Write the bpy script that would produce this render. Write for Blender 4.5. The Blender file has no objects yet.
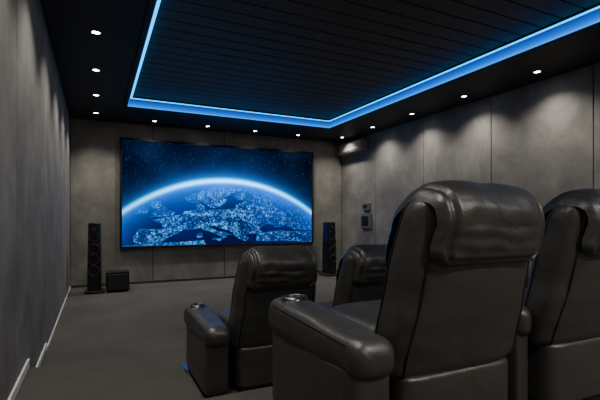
import bpy, math, random
import numpy as np
from mathutils import Vector, noise
random.seed(3); np.random.seed(3)
scene=bpy.context.scene
COL=scene.collection

# ------------------------------------------------------------- helpers
def link(o): COL.objects.link(o); return o
def mk(name, V, F, mat=None, parent=None, loc=(0,0,0), smooth=True, angle=None):
    me=bpy.data.meshes.new(name); me.from_pydata([tuple(v) for v in V],[],F); me.validate(); me.update()
    if mat: me.materials.append(mat)
    if smooth:
        me.polygons.foreach_set('use_smooth',[True]*len(me.polygons))
    o=bpy.data.objects.new(name,me); o.location=loc
    if parent: o.parent=parent
    link(o)
    return o
def meta(o,label,cat,group=None):
    o["label"]=label; o["category"]=cat
    if group: o["group"]=group
    return o
def struct(o,label,cat="wall"):
    o["kind"]="structure"; o["label"]=label; o["category"]=cat; return o
def boxgeo(b, off=0):
    x0,x1,y0,y1,z0,z1=b
    V=[(x0,y0,z0),(x1,y0,z0),(x1,y1,z0),(x0,y1,z0),(x0,y0,z1),(x1,y0,z1),(x1,y1,z1),(x0,y1,z1)]
    F=[(0,3,2,1),(4,5,6,7),(0,1,5,4),(1,2,6,5),(2,3,7,6),(3,0,4,7)]
    return V,[tuple(i+off for i in f) for f in F]
def boxes(name, bl, mat, bevel=0, parent=None, loc=(0,0,0)):
    V=[];F=[]
    for b in bl:
        v,f=boxgeo(b,len(V)); V+=v; F+=f
    o=mk(name,V,F,mat,parent,loc,smooth=False)
    if bevel:
        m=o.modifiers.new('bev','BEVEL'); m.width=bevel; m.segments=3; m.limit_method='ANGLE'
    return o
def spow(c,e): return math.copysign(abs(c)**e,c)
def loft_pts(axis,c0,c1,fn,r0,r1,N=40,K=7,M=14,p=2):
    rings=[]
    def pos_e():
        for k in range(K+1):
            th=math.pi/2*k/K; yield c0+r0*(1-math.cos(th)), math.sin(th), r0
        for m in range(1,M):
            yield c0+r0+(c1-r1-c0-r0)*m/M,1,0
        for k in range(K,-1,-1):
            th=math.pi/2*k/K; yield c1-r1*(1-math.cos(th)), math.sin(th), r1
    for pos,e,r in pos_e():
        cu,cv,a,b,n=fn(pos)
        a2=a-r*(1-e); b2=b-r*(1-e)
        a2=max(a2,.002); b2=max(b2,.002)
        ring=[]
        for i in range(N):
            t=2*math.pi*i/N
            u=cu+a2*spow(math.cos(t),2/n); v=cv+b2*spow(math.sin(t),2/n)
            if axis=='z': ring.append((u,v,pos))
            elif axis=='y': ring.append((u,pos,v))
            else: ring.append((pos,u,v))
        rings.append(ring)
    return rings
def rings_geo(rings,off=0):
    N=len(rings[0]); V=[p for r in rings for p in r]; F=[]
    for j in range(len(rings)-1):
        for i in range(N):
            a=j*N+i; b=j*N+(i+1)%N
            F.append((a+off,b+off,b+N+off,a+N+off))
    for j,fl in ((0,True),(len(rings)-1,False)):
        c=Vector((0,0,0))
        for p in rings[j]: c+=Vector(p)
        c/=N; V.append(tuple(c)); ci=len(V)-1
        for i in range(N):
            a=j*N+i; b=j*N+(i+1)%N
            F.append((b+off,a+off,ci+off) if fl else (a+off,b+off,ci+off))
    return V,F
def tube_geo(pts,r,off=0,closed=False,n=6):
    V=[];F=[];P=[Vector(p) for p in pts];L=len(P)
    for i,p in enumerate(P):
        t=(P[(i+1)%L]-P[i-1]) if closed else (P[min(i+1,L-1)]-P[max(i-1,0)])
        t.normalize(); up=Vector((0,0,1)) if abs(t.z)<.9 else Vector((0,1,0))
        s=t.cross(up).normalized(); u=s.cross(t)
        for k in range(n):
            a=2*math.pi*k/n; V.append(tuple(p+s*r*math.cos(a)+u*r*math.sin(a)))
    for i in range(L if closed else L-1):
        for k in range(n):
            a=i*n+k; b=i*n+(k+1)%n; c=((i+1)%L)*n+(k+1)%n; d=((i+1)%L)*n+k
            F.append((a+off,b+off,c+off,d+off))
    return V,F
def lathe_geo(prof,n=32,axis='z',c=(0,0,0),off=0):
    V=[];F=[]
    for (r,h) in prof:
        for k in range(n):
            a=2*math.pi*k/n; x=r*math.cos(a); y=r*math.sin(a)
            if axis=='z': V.append((c[0]+x,c[1]+y,c[2]+h))
            elif axis=='y': V.append((c[0]+x,c[1]+h,c[2]+y))
            else: V.append((c[0]+h,c[1]+x,c[2]+y))
    for j in range(len(prof)-1):
        for k in range(n):
            a=j*n+k; b=j*n+(k+1)%n
            F.append((a+off,b+off,b+n+off,a+n+off))
    return V,F
def lathe(name,prof,mat,axis='z',c=(0,0,0),n=32,parent=None,loc=(0,0,0)):
    V,F=lathe_geo(prof,n,axis,c); return mk(name,V,F,mat,parent,loc)

# ------------------------------------------------------------- materials
def new_mat(name):
    m=bpy.data.materials.new(name); m.use_nodes=True
    nt=m.node_tree; b=nt.nodes['Principled BSDF']; return m,nt,b
def simple(name,col,rough=.5,metal=0,spec=.5):
    m,nt,b=new_mat(name); b.inputs['Base Color'].default_value=(*col,1)
    b.inputs['Roughness'].default_value=rough; b.inputs['Metallic'].default_value=metal
    b.inputs['Specular IOR Level'].default_value=spec; return m
def emis(name,col,s):
    m,nt,b=new_mat(name); b.inputs['Base Color'].default_value=(0,0,0,1)
    b.inputs['Specular IOR Level'].default_value=0
    b.inputs['Emission Color'].default_value=(*col,1); b.inputs['Emission Strength'].default_value=s; return m
def texnoise(nt,scale,detail=4,vec=None,rough=.55):
    n=nt.nodes.new('ShaderNodeTexNoise'); n.inputs['Scale'].default_value=scale; n.inputs['Detail'].default_value=detail
    n.inputs['Roughness'].default_value=rough
    if vec: nt.links.new(vec,n.inputs['Vector'])
    return n
def ramp(nt,src,stops):
    r=nt.nodes.new('ShaderNodeValToRGB'); e=r.color_ramp.elements
    e[0].position,e[0].color=stops[0][0],(*stops[0][1],1); e[1].position,e[1].color=stops[-1][0],(*stops[-1][1],1)
    for p,c in stops[1:-1]:
        q=e.new(p); q.color=(*c,1)
    nt.links.new(src,r.inputs['Fac']); return r
def bump(nt,b,src,strength,dist,prev=None):
    n=nt.nodes.new('ShaderNodeBump'); n.inputs['Strength'].default_value=strength; n.inputs['Distance'].default_value=dist
    nt.links.new(src,n.inputs['Height'])
    if prev: nt.links.new(prev.outputs['Normal'],n.inputs['Normal'])
    nt.links.new(n.outputs['Normal'],b.inputs['Normal']); return n

def wall_material():
    m,nt,b=new_mat('suede_plaster')
    tc=nt.nodes.new('ShaderNodeTexCoord'); mp=nt.nodes.new('ShaderNodeMapping')
    mp.inputs['Scale'].default_value=(1,1,.9); nt.links.new(tc.outputs['Object'],mp.inputs['Vector'])
    n=texnoise(nt,1.9,10,mp.outputs['Vector'],.68)
    n.inputs['Distortion'].default_value=.3
    r=ramp(nt,n.outputs['Fac'],[(.28,(.142,.137,.127)),(.5,(.210,.203,.189)),(.72,(.30,.290,.271))])
    nt.links.new(r.outputs['Color'],b.inputs['Base Color'])
    b.inputs['Roughness'].default_value=.75; b.inputs['Specular IOR Level'].default_value=.25
    n2=texnoise(nt,14,8,mp.outputs['Vector'])
    bump(nt,b,n2.outputs['Fac'],.25,.01); return m
M_wall=wall_material()
def carpet_material():
    m,nt,b=new_mat('carpet')
    tc=nt.nodes.new('ShaderNodeTexCoord')
    n=texnoise(nt,220,3,tc.outputs['Object']); n2=texnoise(nt,1.2,4,tc.outputs['Object'])
    mx=nt.nodes.new('ShaderNodeMath'); mx.operation='MULTIPLY_ADD'; mx.inputs[1].default_value=.35
    nt.links.new(n.outputs['Fac'],mx.inputs[0])
    m2=nt.nodes.new('ShaderNodeMath'); m2.operation='MULTIPLY'; m2.inputs[1].default_value=.65
    nt.links.new(n2.outputs['Fac'],m2.inputs[0]); nt.links.new(m2.outputs[0],mx.inputs[2])
    r=ramp(nt,mx.outputs[0],[(.3,(.063,.061,.057)),(.7,(.102,.099,.093))])
    nt.links.new(r.outputs['Color'],b.inputs['Base Color']); b.inputs['Roughness'].default_value=.95
    b.inputs['Specular IOR Level'].default_value=.1
    bump(nt,b,n.outputs['Fac'],.5,.01); return m
M_carpet=carpet_material()
def leather_material():
    m,nt,b=new_mat('leather')
    tc=nt.nodes.new('ShaderNodeTexCoord')
    v=nt.nodes.new('ShaderNodeTexVoronoi'); v.inputs['Scale'].default_value=260; nt.links.new(tc.outputs['Object'],v.inputs['Vector'])
    n=texnoise(nt,5.5,4,tc.outputs['Object']); n.inputs['Distortion'].default_value=.9
    n3=texnoise(nt,3,3,tc.outputs['Object'])
    r=ramp(nt,n3.outputs['Fac'],[(.35,(.033,.031,.0285)),(.7,(.042,.0395,.036))])
    nt.links.new(r.outputs['Color'],b.inputs['Base Color'])
    b.inputs['Roughness'].default_value=.40; b.inputs['Specular IOR Level'].default_value=.75
    b1=bump(nt,b,n.outputs['Fac'],.28,.03)
    bump(nt,b,v.outputs['Distance'],.12,.001,b1); return m
M_leather=leather_material()
M_piping=simple('piping_leather',(.010,.0095,.009),.45)
M_black=simple('matte_black',(.010,.010,.010),.6,0,.3)
M_gloss=simple('gloss_black',(.01,.01,.011),.2)
M_dkgrey=simple('dark_grey_plastic',(.04,.04,.04),.5)
M_steel=simple('brushed_steel',(.35,.35,.36),.32,1)
M_cup=simple('dark_metal_ring',(.16,.16,.165),.28,1)
M_base=simple('baseboard_paint',(.75,.74,.72),.5)
M_soffit=simple('soffit_black_paint',(.018,.018,.0175),.6,0,.3)
M_beige=simple('beige_plastic',(.26,.25,.23),.5)
M_frame=simple('grey_plastic_frame',(.12,.115,.11),.5)
M_cone=simple('speaker_cone',(.02,.02,.021),.6)
M_blue2=emis('blue_led_line',(.0,.42,1.0),3.2)
M_blue3=emis('blue_step_led',(.0,.16,1.0),.45)
M_bulb=emis('downlight_lens',(1,.93,.84),30)
def diffuser():
    m,nt,b=new_mat('blue_led_falloff'); b.inputs['Base Color'].default_value=(0,0,0,1); b.inputs['Specular IOR Level'].default_value=0
    tc=nt.nodes.new('ShaderNodeTexCoord'); sp=nt.nodes.new('ShaderNodeSeparateXYZ'); nt.links.new(tc.outputs['Generated'],sp.inputs[0])
    r=ramp(nt,sp.outputs['Z'],[(0,(.0,.34,1.1)),(.22,(.0,.17,.85)),(.5,(.0,.095,.60)),(1,(.0,.04,.32))])  # light falloff painted into the emission: bright lower edge, dimmer upward
    nt.links.new(r.outputs['Color'],b.inputs['Emission Color']); b.inputs['Emission Strength'].default_value=1.45
    return m
M_blue=diffuser()
def plank_material():
    m,nt,b=new_mat('black_ceiling_planks')
    tc=nt.nodes.new('ShaderNodeTexCoord'); mp=nt.nodes.new('ShaderNodeMapping'); mp.inputs['Scale'].default_value=(1,14,1)
    nt.links.new(tc.outputs['Object'],mp.inputs['Vector'])
    n=texnoise(nt,2.5,5,mp.outputs['Vector'])
    r=ramp(nt,n.outputs['Fac'],[(.3,(.068,.061,.052)),(.7,(.098,.089,.075))])
    nt.links.new(r.outputs['Color'],b.inputs['Base Color']); b.inputs['Roughness'].default_value=.6
    b.inputs['Specular IOR Level'].default_value=.15; return m
M_plank=plank_material()

# ------------------------------------------------------------- room dims
XL,XR,YF,YB,H=-.465,5.83,9.55,-1.6,3.375
Z1,Z2=.23,.53
Y1,Y2=3.78,1.95
struct(boxes('floor',[(XL-.1,XR+.1,YB-.1,YF+.1,-.1,0)],M_carpet),"dark grey carpeted theatre floor","floor")
struct(boxes('floor_riser',[(XL,XR,Y2,Y1,0,Z1)],M_carpet,.012),"carpeted seating platform step","floor")
struct(boxes('floor_riser.001',[(XL,XR,YB,Y2,0,Z2)],M_carpet,.012),"higher carpeted seating platform","floor")
def panel_wall(name,axis,pos,sgn,edges,z0,z1,label):
    g=.007; bl=[]
    for a,b in zip(edges[:-1],edges[1:]):
        a2,b2=a+g,b-g
        if axis=='x':
            bl.append((min(pos,pos-sgn*.02),max(pos,pos-sgn*.02),a2,b2,z0,z1))
        else:
            bl.append((a2,b2,min(pos,pos-sgn*.02),max(pos,pos-sgn*.02),z0,z1))
    o=boxes(name,bl,M_wall,.004)
    struct(o,label); return o
eR=[YB,.1,1.7,3.3,4.88,6.47,8.07,YF]
panel_wall('wall_right','x',XR,-1,eR,0,H,"grey suede-textured wall panels with vertical joints")
panel_wall('wall_left','x',XL,1,eR,0,H,"grey mottled suede-textured wall panels")
eF=[XL,1.1,2.67,4.24,XR]
panel_wall('wall_front','y',YF,-1,eF,0,H,"grey suede-textured wall behind the screen")
panel_wall('wall_back','y',YB,1,eF,0,H,"grey suede-textured rear wall")
M_backing=simple('joint_backing',(.02,.02,.02),.9)
struct(boxes('wall_shell',[(XL-.12,XL-.02,YB-.12,YF+.12,-.05,H+.3),(XR+.02,XR+.12,YB-.12,YF+.12,-.05,H+.3),
      (XL-.02,XR+.02,YF+.02,YF+.12,-.05,H+.3),(XL-.02,XR+.02,YB-.12,YB-.02,-.05,H+.3)],M_backing),"dark wall backing in panel joints")
TX0,TX1,TY0,TY1=.5,4.64,-.6,8.13
TH=.2
struct(boxes('ceiling',[(XL,TX0,YB,YF,H,H+.06),(TX1,XR,YB,YF,H,H+.06),(TX0,TX1,YB,TY0,H,H+.06),(TX0,TX1,TY1,YF,H,H+.06)],M_soffit),"matte black dropped ceiling border","ceiling")
bl=[];y=TY0-.05;pw=.24
while y<TY1+.05:
    bl.append((TX0-.06,TX1+.06,y+.010,min(y+pw-.010,TY1+.06),H+TH,H+TH+.02)); y+=pw
struct(boxes('ceiling_tray',bl,M_plank,.004),"black planked recessed tray ceiling","ceiling")
struct(boxes('ceiling_shell',[(XL-.1,XR+.1,YB-.1,YF+.1,H+TH+.025,H+TH+.1)],M_black),"dark backing above the tray ceiling","ceiling")
struct(boxes('trim_1',[(TX0-.05,TX0,TY0,TY1,H+.06,H+TH),(TX1,TX1+.05,TY0,TY1,H+.06,H+TH),
     (TX0-.05,TX1+.05,TY1,TY1+.05,H+.06,H+TH),(TX0-.05,TX1+.05,TY0-.05,TY0,H+.06,H+TH)],M_soffit),"black inner frame of the tray ceiling","trim")
w=.06
struct(boxes('trim_2',[(TX0-w,TX0,TY0-w,TY1+w,H-.025,H),(TX1,TX1+w,TY0-w,TY1+w,H-.025,H),
     (TX0,TX1,TY1,TY1+w,H-.025,H),(TX0,TX1,TY0-w,TY0,H-.025,H)],M_soffit,.004),"thin black moulding around the tray ceiling","trim")
def cove(low,up):
    a=boxes('led_cove_light',[low],M_blue); meta(a,"glowing blue LED cove light lining the tray ceiling","light","blue LED cove lights around the tray ceiling")
    boxes('light_line',[up],M_blue2,parent=a)
zl0,zl1=H+.003,H+.135
zu0,zu1=H+TH-.056,H+TH-.042
t=.012
cove((TX0,TX1,TY1-t,TY1,zl0,zl1),(TX0,TX1,TY1-.02,TY1,zu0,zu1))
cove((TX1-t,TX1,TY0,TY1-t,zl0,zl1),(TX1-.02,TX1,TY0,TY1-.02,zu0,zu1))
cove((TX0,TX0+t,TY0,TY1-t,zl0,zl1),(TX0+.042,TX0+.078,TY0+.02,TY1-.02,zu0,zu1))  # left line shifted inward, standing in for blue glow on the planks
cove((TX0+t,TX1-t,TY0,TY0+t,zl0,zl1),(TX0,TX1-.02,TY0,TY0+.02,zu0,zu1))
struct(boxes('baseboard_left',[(XL,XL+.010,5.07,YF,0,.03),(XL,XL+.014,Y1+.02,5.02,.035,.095),(XL,XL+.014,Y2,Y1-.02,Z1+.01,Z1+.075),(XL,XL+.014,YB,Y2,Z2,Z2+.055)],M_base,.003),"pale painted skirting stepping up with the platforms","baseboard")
struct(boxes('baseboard_right',[(XR-.015,XR,Y1,YF,0,.05),(XR-.015,XR,Y2,Y1,Z1,Z1+.05),(XR-.015,XR,YB,Y2,Z2,Z2+.05)],M_base,.003),"pale painted skirting","baseboard")
struct(boxes('baseboard_front',[(XL+.02,XR-.02,YF-.015,YF,0,.05)],M_dkgrey,.003),"dark skirting","baseboard")

# ------------------------------------------------------------- downlights and an added rear fill row
def downlight(x,y,power,ang=110,blend=.8):
    o=lathe('downlight',[(.058,0),(.058,-.008),(.043,-.010),(.040,-.002),(.040,0)],M_steel,loc=(x,y,H))
    meta(o,"small round recessed ceiling downlight, switched on; rear row is added fill","light","recessed ceiling downlights")
    l=lathe('lens',[(.0005,-.004),(.040,-.004)],M_bulb,parent=o)
    d=bpy.data.lights.new('spot','SPOT'); d.energy=power; d.spot_size=math.radians(ang); d.spot_blend=blend
    d.color=(1,.925,.82); d.shadow_soft_size=.05
    s=bpy.data.objects.new('downlight_beam',d); s.location=(0,0,-.02); s.parent=o; link(s)
for k in range(-1,5):
    downlight(0,5.06+1.27*(k-1),84)
    downlight(5.42,5.06+1.27*(k-1),92,130,.95)
for x in (1.08,2.17,3.25,4.33):
    downlight(x,9.08,105,125,.9)
for x in (0.0,5.42): downlight(x,1.25,90)
for x in (1.1,2.7,4.3): downlight(x,-1.1,250,135)  # unseen rear row, added as fill to light the chair backs

# ------------------------------------------------------------- screen
SX0,SX1,SZ0,SZ1=.488,4.915,.80,3.02
def make_screen():
    W,Hh=SX1-SX0,SZ1-SZ0
    fr=.045
    root=boxes('projection_screen',[(SX0-fr,SX1+fr,YF-.06,YF-.002,SZ0-fr,SZ0),(SX0-fr,SX1+fr,YF-.06,YF-.002,SZ1,SZ1+fr),
        (SX0-fr,SX0,YF-.06,YF-.002,SZ0,SZ1),(SX1,SX1+fr,YF-.06,YF-.002,SZ0,SZ1)],M_black,.004)
    meta(root,"huge flat cinema screen with black frame showing Earth from space","screen")
    nx,ny=640,320
    u=np.linspace(0,W,nx); v=np.linspace(0,Hh,ny); U,Vv=np.meshgrid(u,v)
    cx,cy,R=2.23,-2.28,3.73
    r=np.hypot(U-cx,Vv-cy)
    # map drawn as seen from a low orbit: Europe centred slightly left
    lon=(U-1.85)/(4.3-.9*(Vv/Hh))*56+12+(Vv/Hh)*2
    lat=35+np.clip(Vv,0,None)/1.30*32
    main=[(-9,37),(-6,36.2),(-2,36.8),(0,39.5),(3,42),(4,43.4),(7.5,43.7),(9,44.3),(10.3,43.5),(12.3,41.7),(14,40.8),(15.8,39.5),(15.8,38),(17,39),(16.6,40.3),(18.5,40.2),(16,41.7),(14,42.5),(12.4,44.2),(12.5,45.4),(13.8,45.5),(15,44.3),(17.5,43),(19.5,41.8),(19.5,40),(21.3,37.8),(23,36.6),(24,38),(23,39.5),(24,40.7),(26,40.8),(29,41.1),(28,43),(29,45),(31,46.6),(33.5,46),(34,44.5),(36.5,45.3),(39,47.2),(38,45),(41,43),(60,42),(60,68),(42,66.5),(36,66.5),(33,69.5),(25,71),(18,69.5),(12,65.5),(8,63),(5,61),(5.5,58.8),(8,58),(10.5,59),(11.5,57.7),(12.8,55.6),(14.3,55.5),(16.5,57),(18.5,59.8),(17.3,61.5),(21.5,64.5),(24,65.8),(25,64.8),(21.5,62.5),(22,60.5),(28,60.3),(24,59.3),(23.5,58.3),(21.5,57),(21,55),(18.8,54.5),(14,54),(10.8,54.2),(10.5,56.2),(9.5,57.5),(8.2,56.8),(8.7,54),(5,53.2),(3.5,51.5),(1.6,50.6),(-1.2,49.6),(-4.7,48.4),(-1.8,46.8),(-1.3,43.5),(-8,43.6),(-9,41),(-9.5,38.7)]
    polys=[main,[(-5.5,50.2),(1,51),(1.6,52.7),(-.3,54),(-2,56),(-3,58.5),(-5.5,58),(-5,55),(-3.2,54),(-4.5,52.5),(-5,51.7),(-3,51.4)],
      [(-10,52),(-6.3,52.3),(-6,54.5),(-8,55.2),(-9.8,54)],
      [(26.5,36.5),(36,36.5),(50,34),(60,36),(60,41),(41.5,41.2),(35,42),(31,41.3),(27,40.2)],
      [(12.5,38),(15.4,38.2),(15,36.8)],[(8.3,39),(9.6,39.2),(9.5,41),(8.5,41)],
      [(-20,34),(-6,35.8),(10,37.2),(11,34),(-20,30)]]
    wob=np.array([[noise.noise(Vector((x*9,y*9,4.))) for x in u[::4]] for y in v[::4]]); wob=np.kron(wob,np.ones((4,4)))[:ny,:nx]
    lon2=lon+wob*.5; lat2=lat+wob*.35
    def inside(P):
        m=np.zeros(lon.shape,bool); n=len(P)
        for i in range(n):
            x1,y1=P[i]; x2,y2=P[(i+1)%n]
            if y1==y2: continue
            c=((y1>lat2)!=(y2>lat2)) & (lon2<(x2-x1)*(lat2-y1)/(y2-y1)+x1); m^=c
        return m
    land=np.zeros(lon.shape,bool)
    for P in polys: land|=inside(P)
    land&=(r<R)
    def blur(a,k):
        for _ in range(k):
            a=(a+np.roll(a,1,0)+np.roll(a,-1,0)+np.roll(a,1,1)+np.roll(a,-1,1))/5
        return a
    Lf=land.astype(float)
    coast=np.clip(blur(Lf*1.0,1)*(1-blur(Lf,1))*4,0,1)
    def nfield(sc,seed):
        a=np.array([[noise.fractal(Vector((x*sc,y*sc*1.3,seed)),.8,2.0,4) for x in u[::4]] for y in v[::4]])
        a=np.kron(a,np.ones((4,4)))[:ny,:nx]; return blur(a,6)
    dens=np.clip(nfield(2.4,3.)*1.2+.65,.2,1)*np.exp(-((U-1.8)/1.9)**2)
    fine=np.clip(nfield(9,5.)*1.2+.6,0.1,1)
    fade=np.clip((R-r)/.55,0,1)
    city=np.zeros(lon.shape)
    ii,jj=np.nonzero(land & (r<R-.14))
    cand=np.random.randint(0,len(ii),20000)
    cand=[k for k in cand if np.random.rand()<.03+.8*dens[ii[k],jj[k]]*fine[ii[k],jj[k]]]
    for k in cand:
        a=np.random.rand()**6
        city[ii[k],jj[k]]+=.8+6*a
    rid=nfield(5.,21.); fil=np.exp(-(rid/.03)**2)
    city=(blur(city,1)*1.0+blur(city,6)*.6+Lf*(r<R-.1)*fil*.25*dens)*(.25+.75*fade)
    inn=np.clip((R-r),0,None); out=np.clip((r-R),0,None)
    fx=np.exp(-((U-2.2)/1.8)**2)
    rim=np.exp(-((r-R)/.045)**2); glow_in=np.exp(-inn/.17)*(r<=R); glow_in2=np.exp(-inn/.5)*(r<=R)
    glow_out=np.exp(-out/.08)*(r>R); glow_out2=np.exp(-out/.32)*(r>R)
    C=np.zeros(lon.shape+(3,))
    def add(m,c): 
        for k in range(3): C[...,k]+=m*c[k]
    nz=np.clip(nfield(1.1,9.)*.9+.45,0,1.2)
    add((r<=R)*1.0,(.000,.002,.034))
    add((r>R)*(nz**1.6),(.0,.006,.025)); add((r>R)*1.0,(.0,.0012,.007))
    add(glow_in2*(.3+.7*nz),(.0,.035,.42)); add(glow_in*(.5+.8*fx),(.0,.30,1.35))
    add(rim*(.55+1.6*fx),(.12,.90,1.3)); add(glow_out*(.35+1.1*fx),(.0,.30,1.05)); add(glow_out2*(.3+.8*fx),(.0,.028,.17))
    add(Lf*(.4+.4*nz),(.0,.014,.11)); add(coast*(.6+.4*fine)*(.2+.8*fade),(.0,.14,.42)); add(city*(r<R-.05),(.085,.38,.80))
    stars=np.zeros(lon.shape)
    k=2600; a=np.random.randint(0,ny,k); b=np.random.randint(0,nx,k); stars[a,b]=np.random.rand(k)**3*.8
    add(stars*(r>R+.08),(.05,.36,.6))
    rays=np.zeros(lon.shape)
    for _ in range(110):
        b=np.random.randint(0,nx); a0=np.random.randint(int(ny*.64),int(ny*.93)); n=np.random.randint(5,15)
        rays[a0:a0+n,b]+=np.random.rand()*.22
    add(rays*(r>R+.05),(.02,.25,.45))
    verts=np.stack([U+SX0,np.full_like(U,YF-.03),Vv+SZ0],-1).reshape(-1,3)
    idx=np.arange(nx*ny).reshape(ny,nx)
    F=np.stack([idx[:-1,:-1],idx[:-1,1:],idx[1:,1:],idx[1:,:-1]],-1).reshape(-1,4)
    me=bpy.data.meshes.new('display_panel'); me.from_pydata(verts.tolist(),[],F.tolist()); me.update()
    at=me.color_attributes.new('picture','FLOAT_COLOR','POINT')
    rgba=np.ones((nx*ny,4),np.float32); rgba[:,:3]=C.reshape(-1,3); at.data.foreach_set('color',rgba.ravel())
    m,nt,b=new_mat('glowing_picture'); b.inputs['Base Color'].default_value=(.002,.002,.002,1); b.inputs['Roughness'].default_value=.7
    b.inputs['Specular IOR Level'].default_value=0
    an=nt.nodes.new('ShaderNodeAttribute'); an.attribute_name='picture'
    nt.links.new(an.outputs['Color'],b.inputs['Emission Color']); b.inputs['Emission Strength'].default_value=1.35
    me.materials.append(m)
    o=bpy.data.objects.new('display_panel',me); o.parent=root; o["label"]="glowing blue Earth picture with city lights over Europe"; link(o)
make_screen()

# ------------------------------------------------------------- recliner
LEAN=.20
def sm(a,b,x):
    t=min(max((x-a)/(b-a),0),1); return t*t*(3-2*t)
def build_recliner():
    P={}
    zt,zb=.918,.27
    def yc(z): return .105+(.895-z)*LEAN
    def fn(z):
        return (0,yc(z),.286-.030*sm(.60,.9,z)+.020*sm(.6,.38,z),.094+.030*math.sin(math.pi*min(max((z-zb)/(zt-zb),0),1)),2.9)
    rings=loft_pts('z',zb,zt,fn,.06,.09,N=72,K=8,M=30)
    V,F=rings_geo(rings)
    def wr(p):
        q=Vector(p); low=sm(.62,.42,q.z)
        return noise.noise(Vector((q.x*5,q.y*5,q.z*14)))*.005*low+.005*noise.noise(q*6)
    V=[tuple(Vector(p)+Vector((math.copysign(.6,p[0]),-1,0))*wr(p)) for p in V]
    P['backrest']=(V,F,M_leather)
    N=72
    for k,ang in enumerate((222,318,165,15)):
        i=int(round(math.radians(ang)/(2*math.pi)*N))%N
        pts=[]
        for j in range(5,len(rings)-4):
            p=Vector(rings[j][i]); z=p.z; c=Vector((0,yc(z),z)); pts.append(c+(p-c)*1.004)
        v,f=tube_geo(pts,.0045)
        P['piping#%d'%k]=(v,f,M_piping)
    zc=.808; D=.122; zrear=.668; zfront=.62
    path=[]
    n1=22
    for i in range(n1): path.append((-D,zrear+(zc-zrear)*i/n1,(-1,0)))
    for i in range(33):
        a=math.pi-math.pi*i/32; path.append((D*math.cos(a),zc+D*.95*math.sin(a),(math.cos(a),math.sin(a))))
    for i in range(1,n1+1): path.append((D,zc-(zc-zfront)*i/n1,(1,0)))
    L=len(path); NX=71; V=[];F=[]
    for j,(y,z,nn) in enumerate(path):
        s=j/(L-1)*2-1
        edge=abs(s)
        wmax=.238+.012*sm(.3,.75,edge)
        q=max(0,(edge-.74)/.26); ws=wmax*(1-.28*q**3.0)
        top=max(0,nn[1])
        for i in range(NX):
            tt=i/(NX-1)*2-1
            ex=1-abs(tt); es=1-edge
            de=min(ex*ws, es*.45)
            off=.046*(1-math.exp(-de/.022)) -.016
            off-= .017*math.exp(-((de-.042)/.008)**2)
            off+= .013*(1-tt*tt)*(1-s**4)*(1-top)
            off-= .008*top*math.exp(-(tt/.45)**2)
            off+= .006*noise.noise(Vector((tt*3,s*7,1)))
            if s<-.30: off+=.0040*math.sin(s*32+tt*2.2+1.5*noise.noise(Vector((tt*2,s*3,7))))*sm(0,.12,de)*math.exp(-((tt)/.7)**2)
            drop=-.028*abs(tt)**3.0*max(0,(z-.72)/.2)
            V.append((tt*ws,y+nn[0]*off+.105+(.895-z)*LEAN,z+nn[1]*off+drop+.002))
    for j in range(L-1):
        for i in range(NX-1):
            a=j*NX+i; F.append((a,a+NX,a+NX+1,a+1))
    P['headrest']=(V,F,M_leather)
    def fs(y): return (0,.345,.262,.095+.012*math.sin(math.pi*min(max((y-.2)/.55,0),1)),4)
    V,F=rings_geo(loft_pts('y',.17,.74,fs,.05,.07,N=48,M=12)); P['seat_cushion']=(V,F,M_leather)
    def ff(z): return (0,.715,.255,.035,5)
    V,F=rings_geo(loft_pts('z',.07,.33,ff,.03,.03,N=40,M=6)); P['footrest']=(V,F,M_leather)
    def fb(z): return (0,.40,.270,.27,8)
    V,F=rings_geo(loft_pts('z',.035,.30,fb,.02,.02,N=48,M=4)); P['base']=(V,F,M_leather)
    V,F=boxgeo((-.24,.24,.15,.66,.0,.04)); P['plinth']=(V,F,M_black)
    def arm(side,xo=.398,hw=.094,y0=.08,y1=.82):
        xc=side*xo
        out={}
        def fa(y):
            t=(y-y0)/(y1-y0)
            return (xc,.390+.018*t,hw-.012+.012*sm(.1,.75,t),.066+.014*sm(.1,.8,t),2.8)
        V,F=rings_geo(loft_pts('y',y0,y1,fa,.055,.08,N=56,K=9,M=24))
        V=[tuple(Vector(p)+Vector((1,0,1))*(.003*noise.noise(Vector(p)*8))) for p in V]
        out['armrest']=(V,F,M_leather)
        def fp(z): return (xc,(y0+y1)/2,hw-.014,(y1-y0)/2-.03,7)
        V,F=rings_geo(loft_pts('z',.03,.36,fp,.02,.02,N=48,M=4)); out['side_panel']=(V,F,M_leather)
        c=(xc,y1-.13,.485)
        V,F=lathe_geo([(.042,-.01),(.042,.006),(.046,.011),(.053,.010),(.058,-.006)],36,'z',c)
        out['cup_holder']=(V,F,M_cup)
        V,F=lathe_geo([(.0005,.003),(.043,.003)],36,'z',c)
        out['cup_well']=(V,F,M_gloss)
        for kk,sd in enumerate((-1,1)):
            pts=[]
            for k in range(20):
                y=y0+.08+k*(y1-y0-.18)/19; cu,cv,a,b,n=fa(y); th=math.radians(30)
                pts.append((cu+sd*a*1.004*math.cos(th)**(2/n),y,cv+b*1.004*math.sin(th)**(2/n)))
            v,f=tube_geo(pts,.0035); out['seam#%d'%kk]=(v,f,M_piping)
        if side<0:
            V,F=boxgeo((xc-hw+.002,xc-hw+.010,y1-.15,y1-.03,.035,.042)); out['base_light']=(V,F,M_blue3)
        return out
    return P,arm(-1),arm(-1,.350,.060,.18,.80),arm(1)
PB,AL,AM,AR=build_recliner()
cache={}
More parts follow.
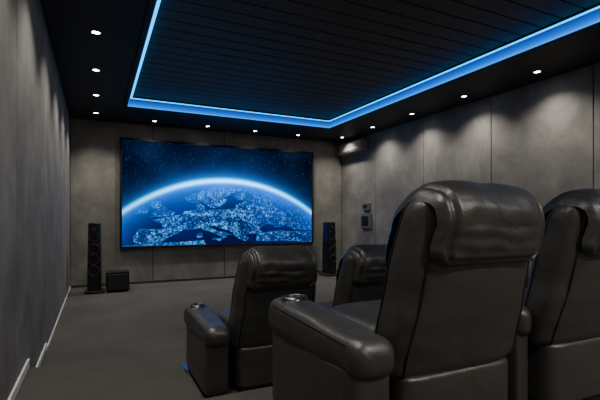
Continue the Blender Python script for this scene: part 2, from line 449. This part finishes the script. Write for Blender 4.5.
def recliner(x,y,z,label,group,left='l',right=False,led=True,rz=0):
    e=bpy.data.objects.new('recliner_chair',None); e.empty_display_size=.2; e.location=(x,y,z); e.rotation_euler=(0,0,rz); link(e)
    meta(e,label,"chair",group)
    sets=[('b',PB),(left,AL if left=='l' else AM)]+([('r',AR)] if right else [])
    for key,S in sets:
        for nm,(V,F,mat) in S.items():
            nme=nm.split('#')[0]
            if nme=='base_light' and not led: continue
            k=(key,nm)
            if k not in cache:
                o=mk(nme,V,F,mat,smooth=(nme not in('plinth','base_light'))); cache[k]=o.data; o.parent=e
            else:
                o=bpy.data.objects.new(nme,cache[k]); o.parent=e; link(o)
            if nme=='cup_holder': o["label"]="round metallic cup holder"
            if nme=='base_light': o["label"]="thin blue LED strip under the side panel"
recliner(1.165,.955,Z2,"black leather reclining cinema chair on the raised rear platform","rear row of recliners",led=False)
recliner(1.970,.985,Z2,"black leather reclining cinema chair on the raised rear platform","rear row of recliners",left='m',right=True,led=False)
recliner(1.080,2.46,Z1,"black leather reclining cinema chair beside the aisle, lower row","lower row of recliners")
recliner(1.795,2.36,Z1,"black leather reclining cinema chair in the lower row","lower row of recliners",left='m',right=True,led=False)

# ------------------------------------------------------------- speakers
def tower(x,y,rz,label):
    e=bpy.data.objects.new('tower_speaker',None); e.location=(x,y,0); e.rotation_euler=(0,0,rz); link(e)
    meta(e,label,"speaker","black floor-standing speakers")
    def fc(z):
        return (0,0,.115-.012*sm(.3,1.3,z),.17-.03*sm(.3,1.3,z),6)
    V,F=rings_geo(loft_pts('z',.05,1.30,fc,.012,.03,N=48,M=14)); mk('cabinet',V,F,M_gloss,e)
    boxes('plinth',[(-.16,.16,-.20,.20,.018,.048)],M_dkgrey,.006,e)
    for sx in(-.14,.14):
        for sy in(-.18,.18):
            lathe('foot',[(.0005,0),(.014,0),(.02,.02)],M_steel,c=(sx,sy,0),parent=e,n=16)
    for z,r in((1.17,.035),(1.03,.075),(.82,.085),(.62,.085),(.42,.085)):
        fy=-(.17-.03*sm(.3,1.3,z))
        lathe('driver',[(r*1.12,.0),(r*1.12,-.008),(r,-.010),(r*.93,.0),(r*.55,.02),(r*.3,.015),(r*.25,.004),(.0005,-.002)] if r>.05 else [(r*1.1,0),(r*1.1,-.006),(r*.7,-.004),(r*.4,-.012),(.0005,-.016)],M_cone,'y',(0,fy-.001,z),parent=e)
        V,F=tube_geo([(r*1.06*math.cos(a/24*2*math.pi),fy-.008,z+r*1.06*math.sin(a/24*2*math.pi)) for a in range(24)],.004,0,True)
        mk('driver_ring',V,F,M_dkgrey,e)
tower(-.02,8.78,math.radians(-6),"tall black tower speaker beside the subwoofer")
tower(5.12,8.98,math.radians(6),"tall black tower speaker beside the screen")
e=bpy.data.objects.new('subwoofer',None); e.location=(.37,8.80,0); link(e); meta(e,"low black box subwoofer on the floor under the screen","speaker")
boxes('cabinet',[(-.20,.20,-.2,.2,.03,.36)],M_black,.015,e)
boxes('speaker_grille',[(-.18,.18,-.215,-.201,.05,.34)],M_cone,.006,e)
boxes('top_plate',[(-.205,.205,-.205,.205,.361,.372)],M_gloss,.004,e)
for sx in(-.16,.16):
    for sy in(-.15,.15): lathe('foot',[(.0005,0),(.02,0),(.022,.032)],M_dkgrey,c=(sx,sy,0),parent=e,n=16)

# ------------------------------------------------------------- right wall devices
def wallpanel(name,y0,y1,z0,z1,label,cat,m=.05):
    o=boxes(name,[(XR-.06,XR-.001,y0,y1,z0,z1)],M_frame,.008); meta(o,label,cat)
    boxes('display',[(XR-.064,XR-.059,y0+m,y1-m,z0+m,z1-m)],M_gloss,.002,o); return o
wallpanel('control_panel',8.2,8.6,1.15,1.5,"square wall control panel with dark display in grey frame","control panel",.06)
wallpanel('intercom_panel',8.26,8.52,1.58,1.76,"small wall thermostat panel above the control panel","control panel")
def fac(y): return (XR-.1,3.14,.098,.13,9)
V,F=rings_geo(loft_pts('y',8.35,9.4,fac,.012,.012,N=40,M=4)); ac=mk('air_conditioner',V,F,M_beige)
meta(ac,"slim grey-beige wall-mounted air conditioner high on the wall","air conditioner")
boxes('louvre',[(XR-.203,XR-.19,8.42,9.33,3.04,3.07)],M_dkgrey,.003,ac)

# ------------------------------------------------------------- camera
cd=bpy.data.cameras.new('camera'); cam=bpy.data.objects.new('camera',cd); link(cam)
cd.sensor_width=36; cd.sensor_fit='HORIZONTAL'; cd.lens=423/600*36; cd.shift_y=20/600; cd.clip_start=.02
cam.location=(0,0,1.35); cam.rotation_euler=(math.radians(90),0,-math.radians(25.75))
scene.camera=cam
w=bpy.data.worlds.new('world'); scene.world=w; w.use_nodes=True
w.node_tree.nodes['Background'].inputs[0].default_value=(.02,.02,.022,1)
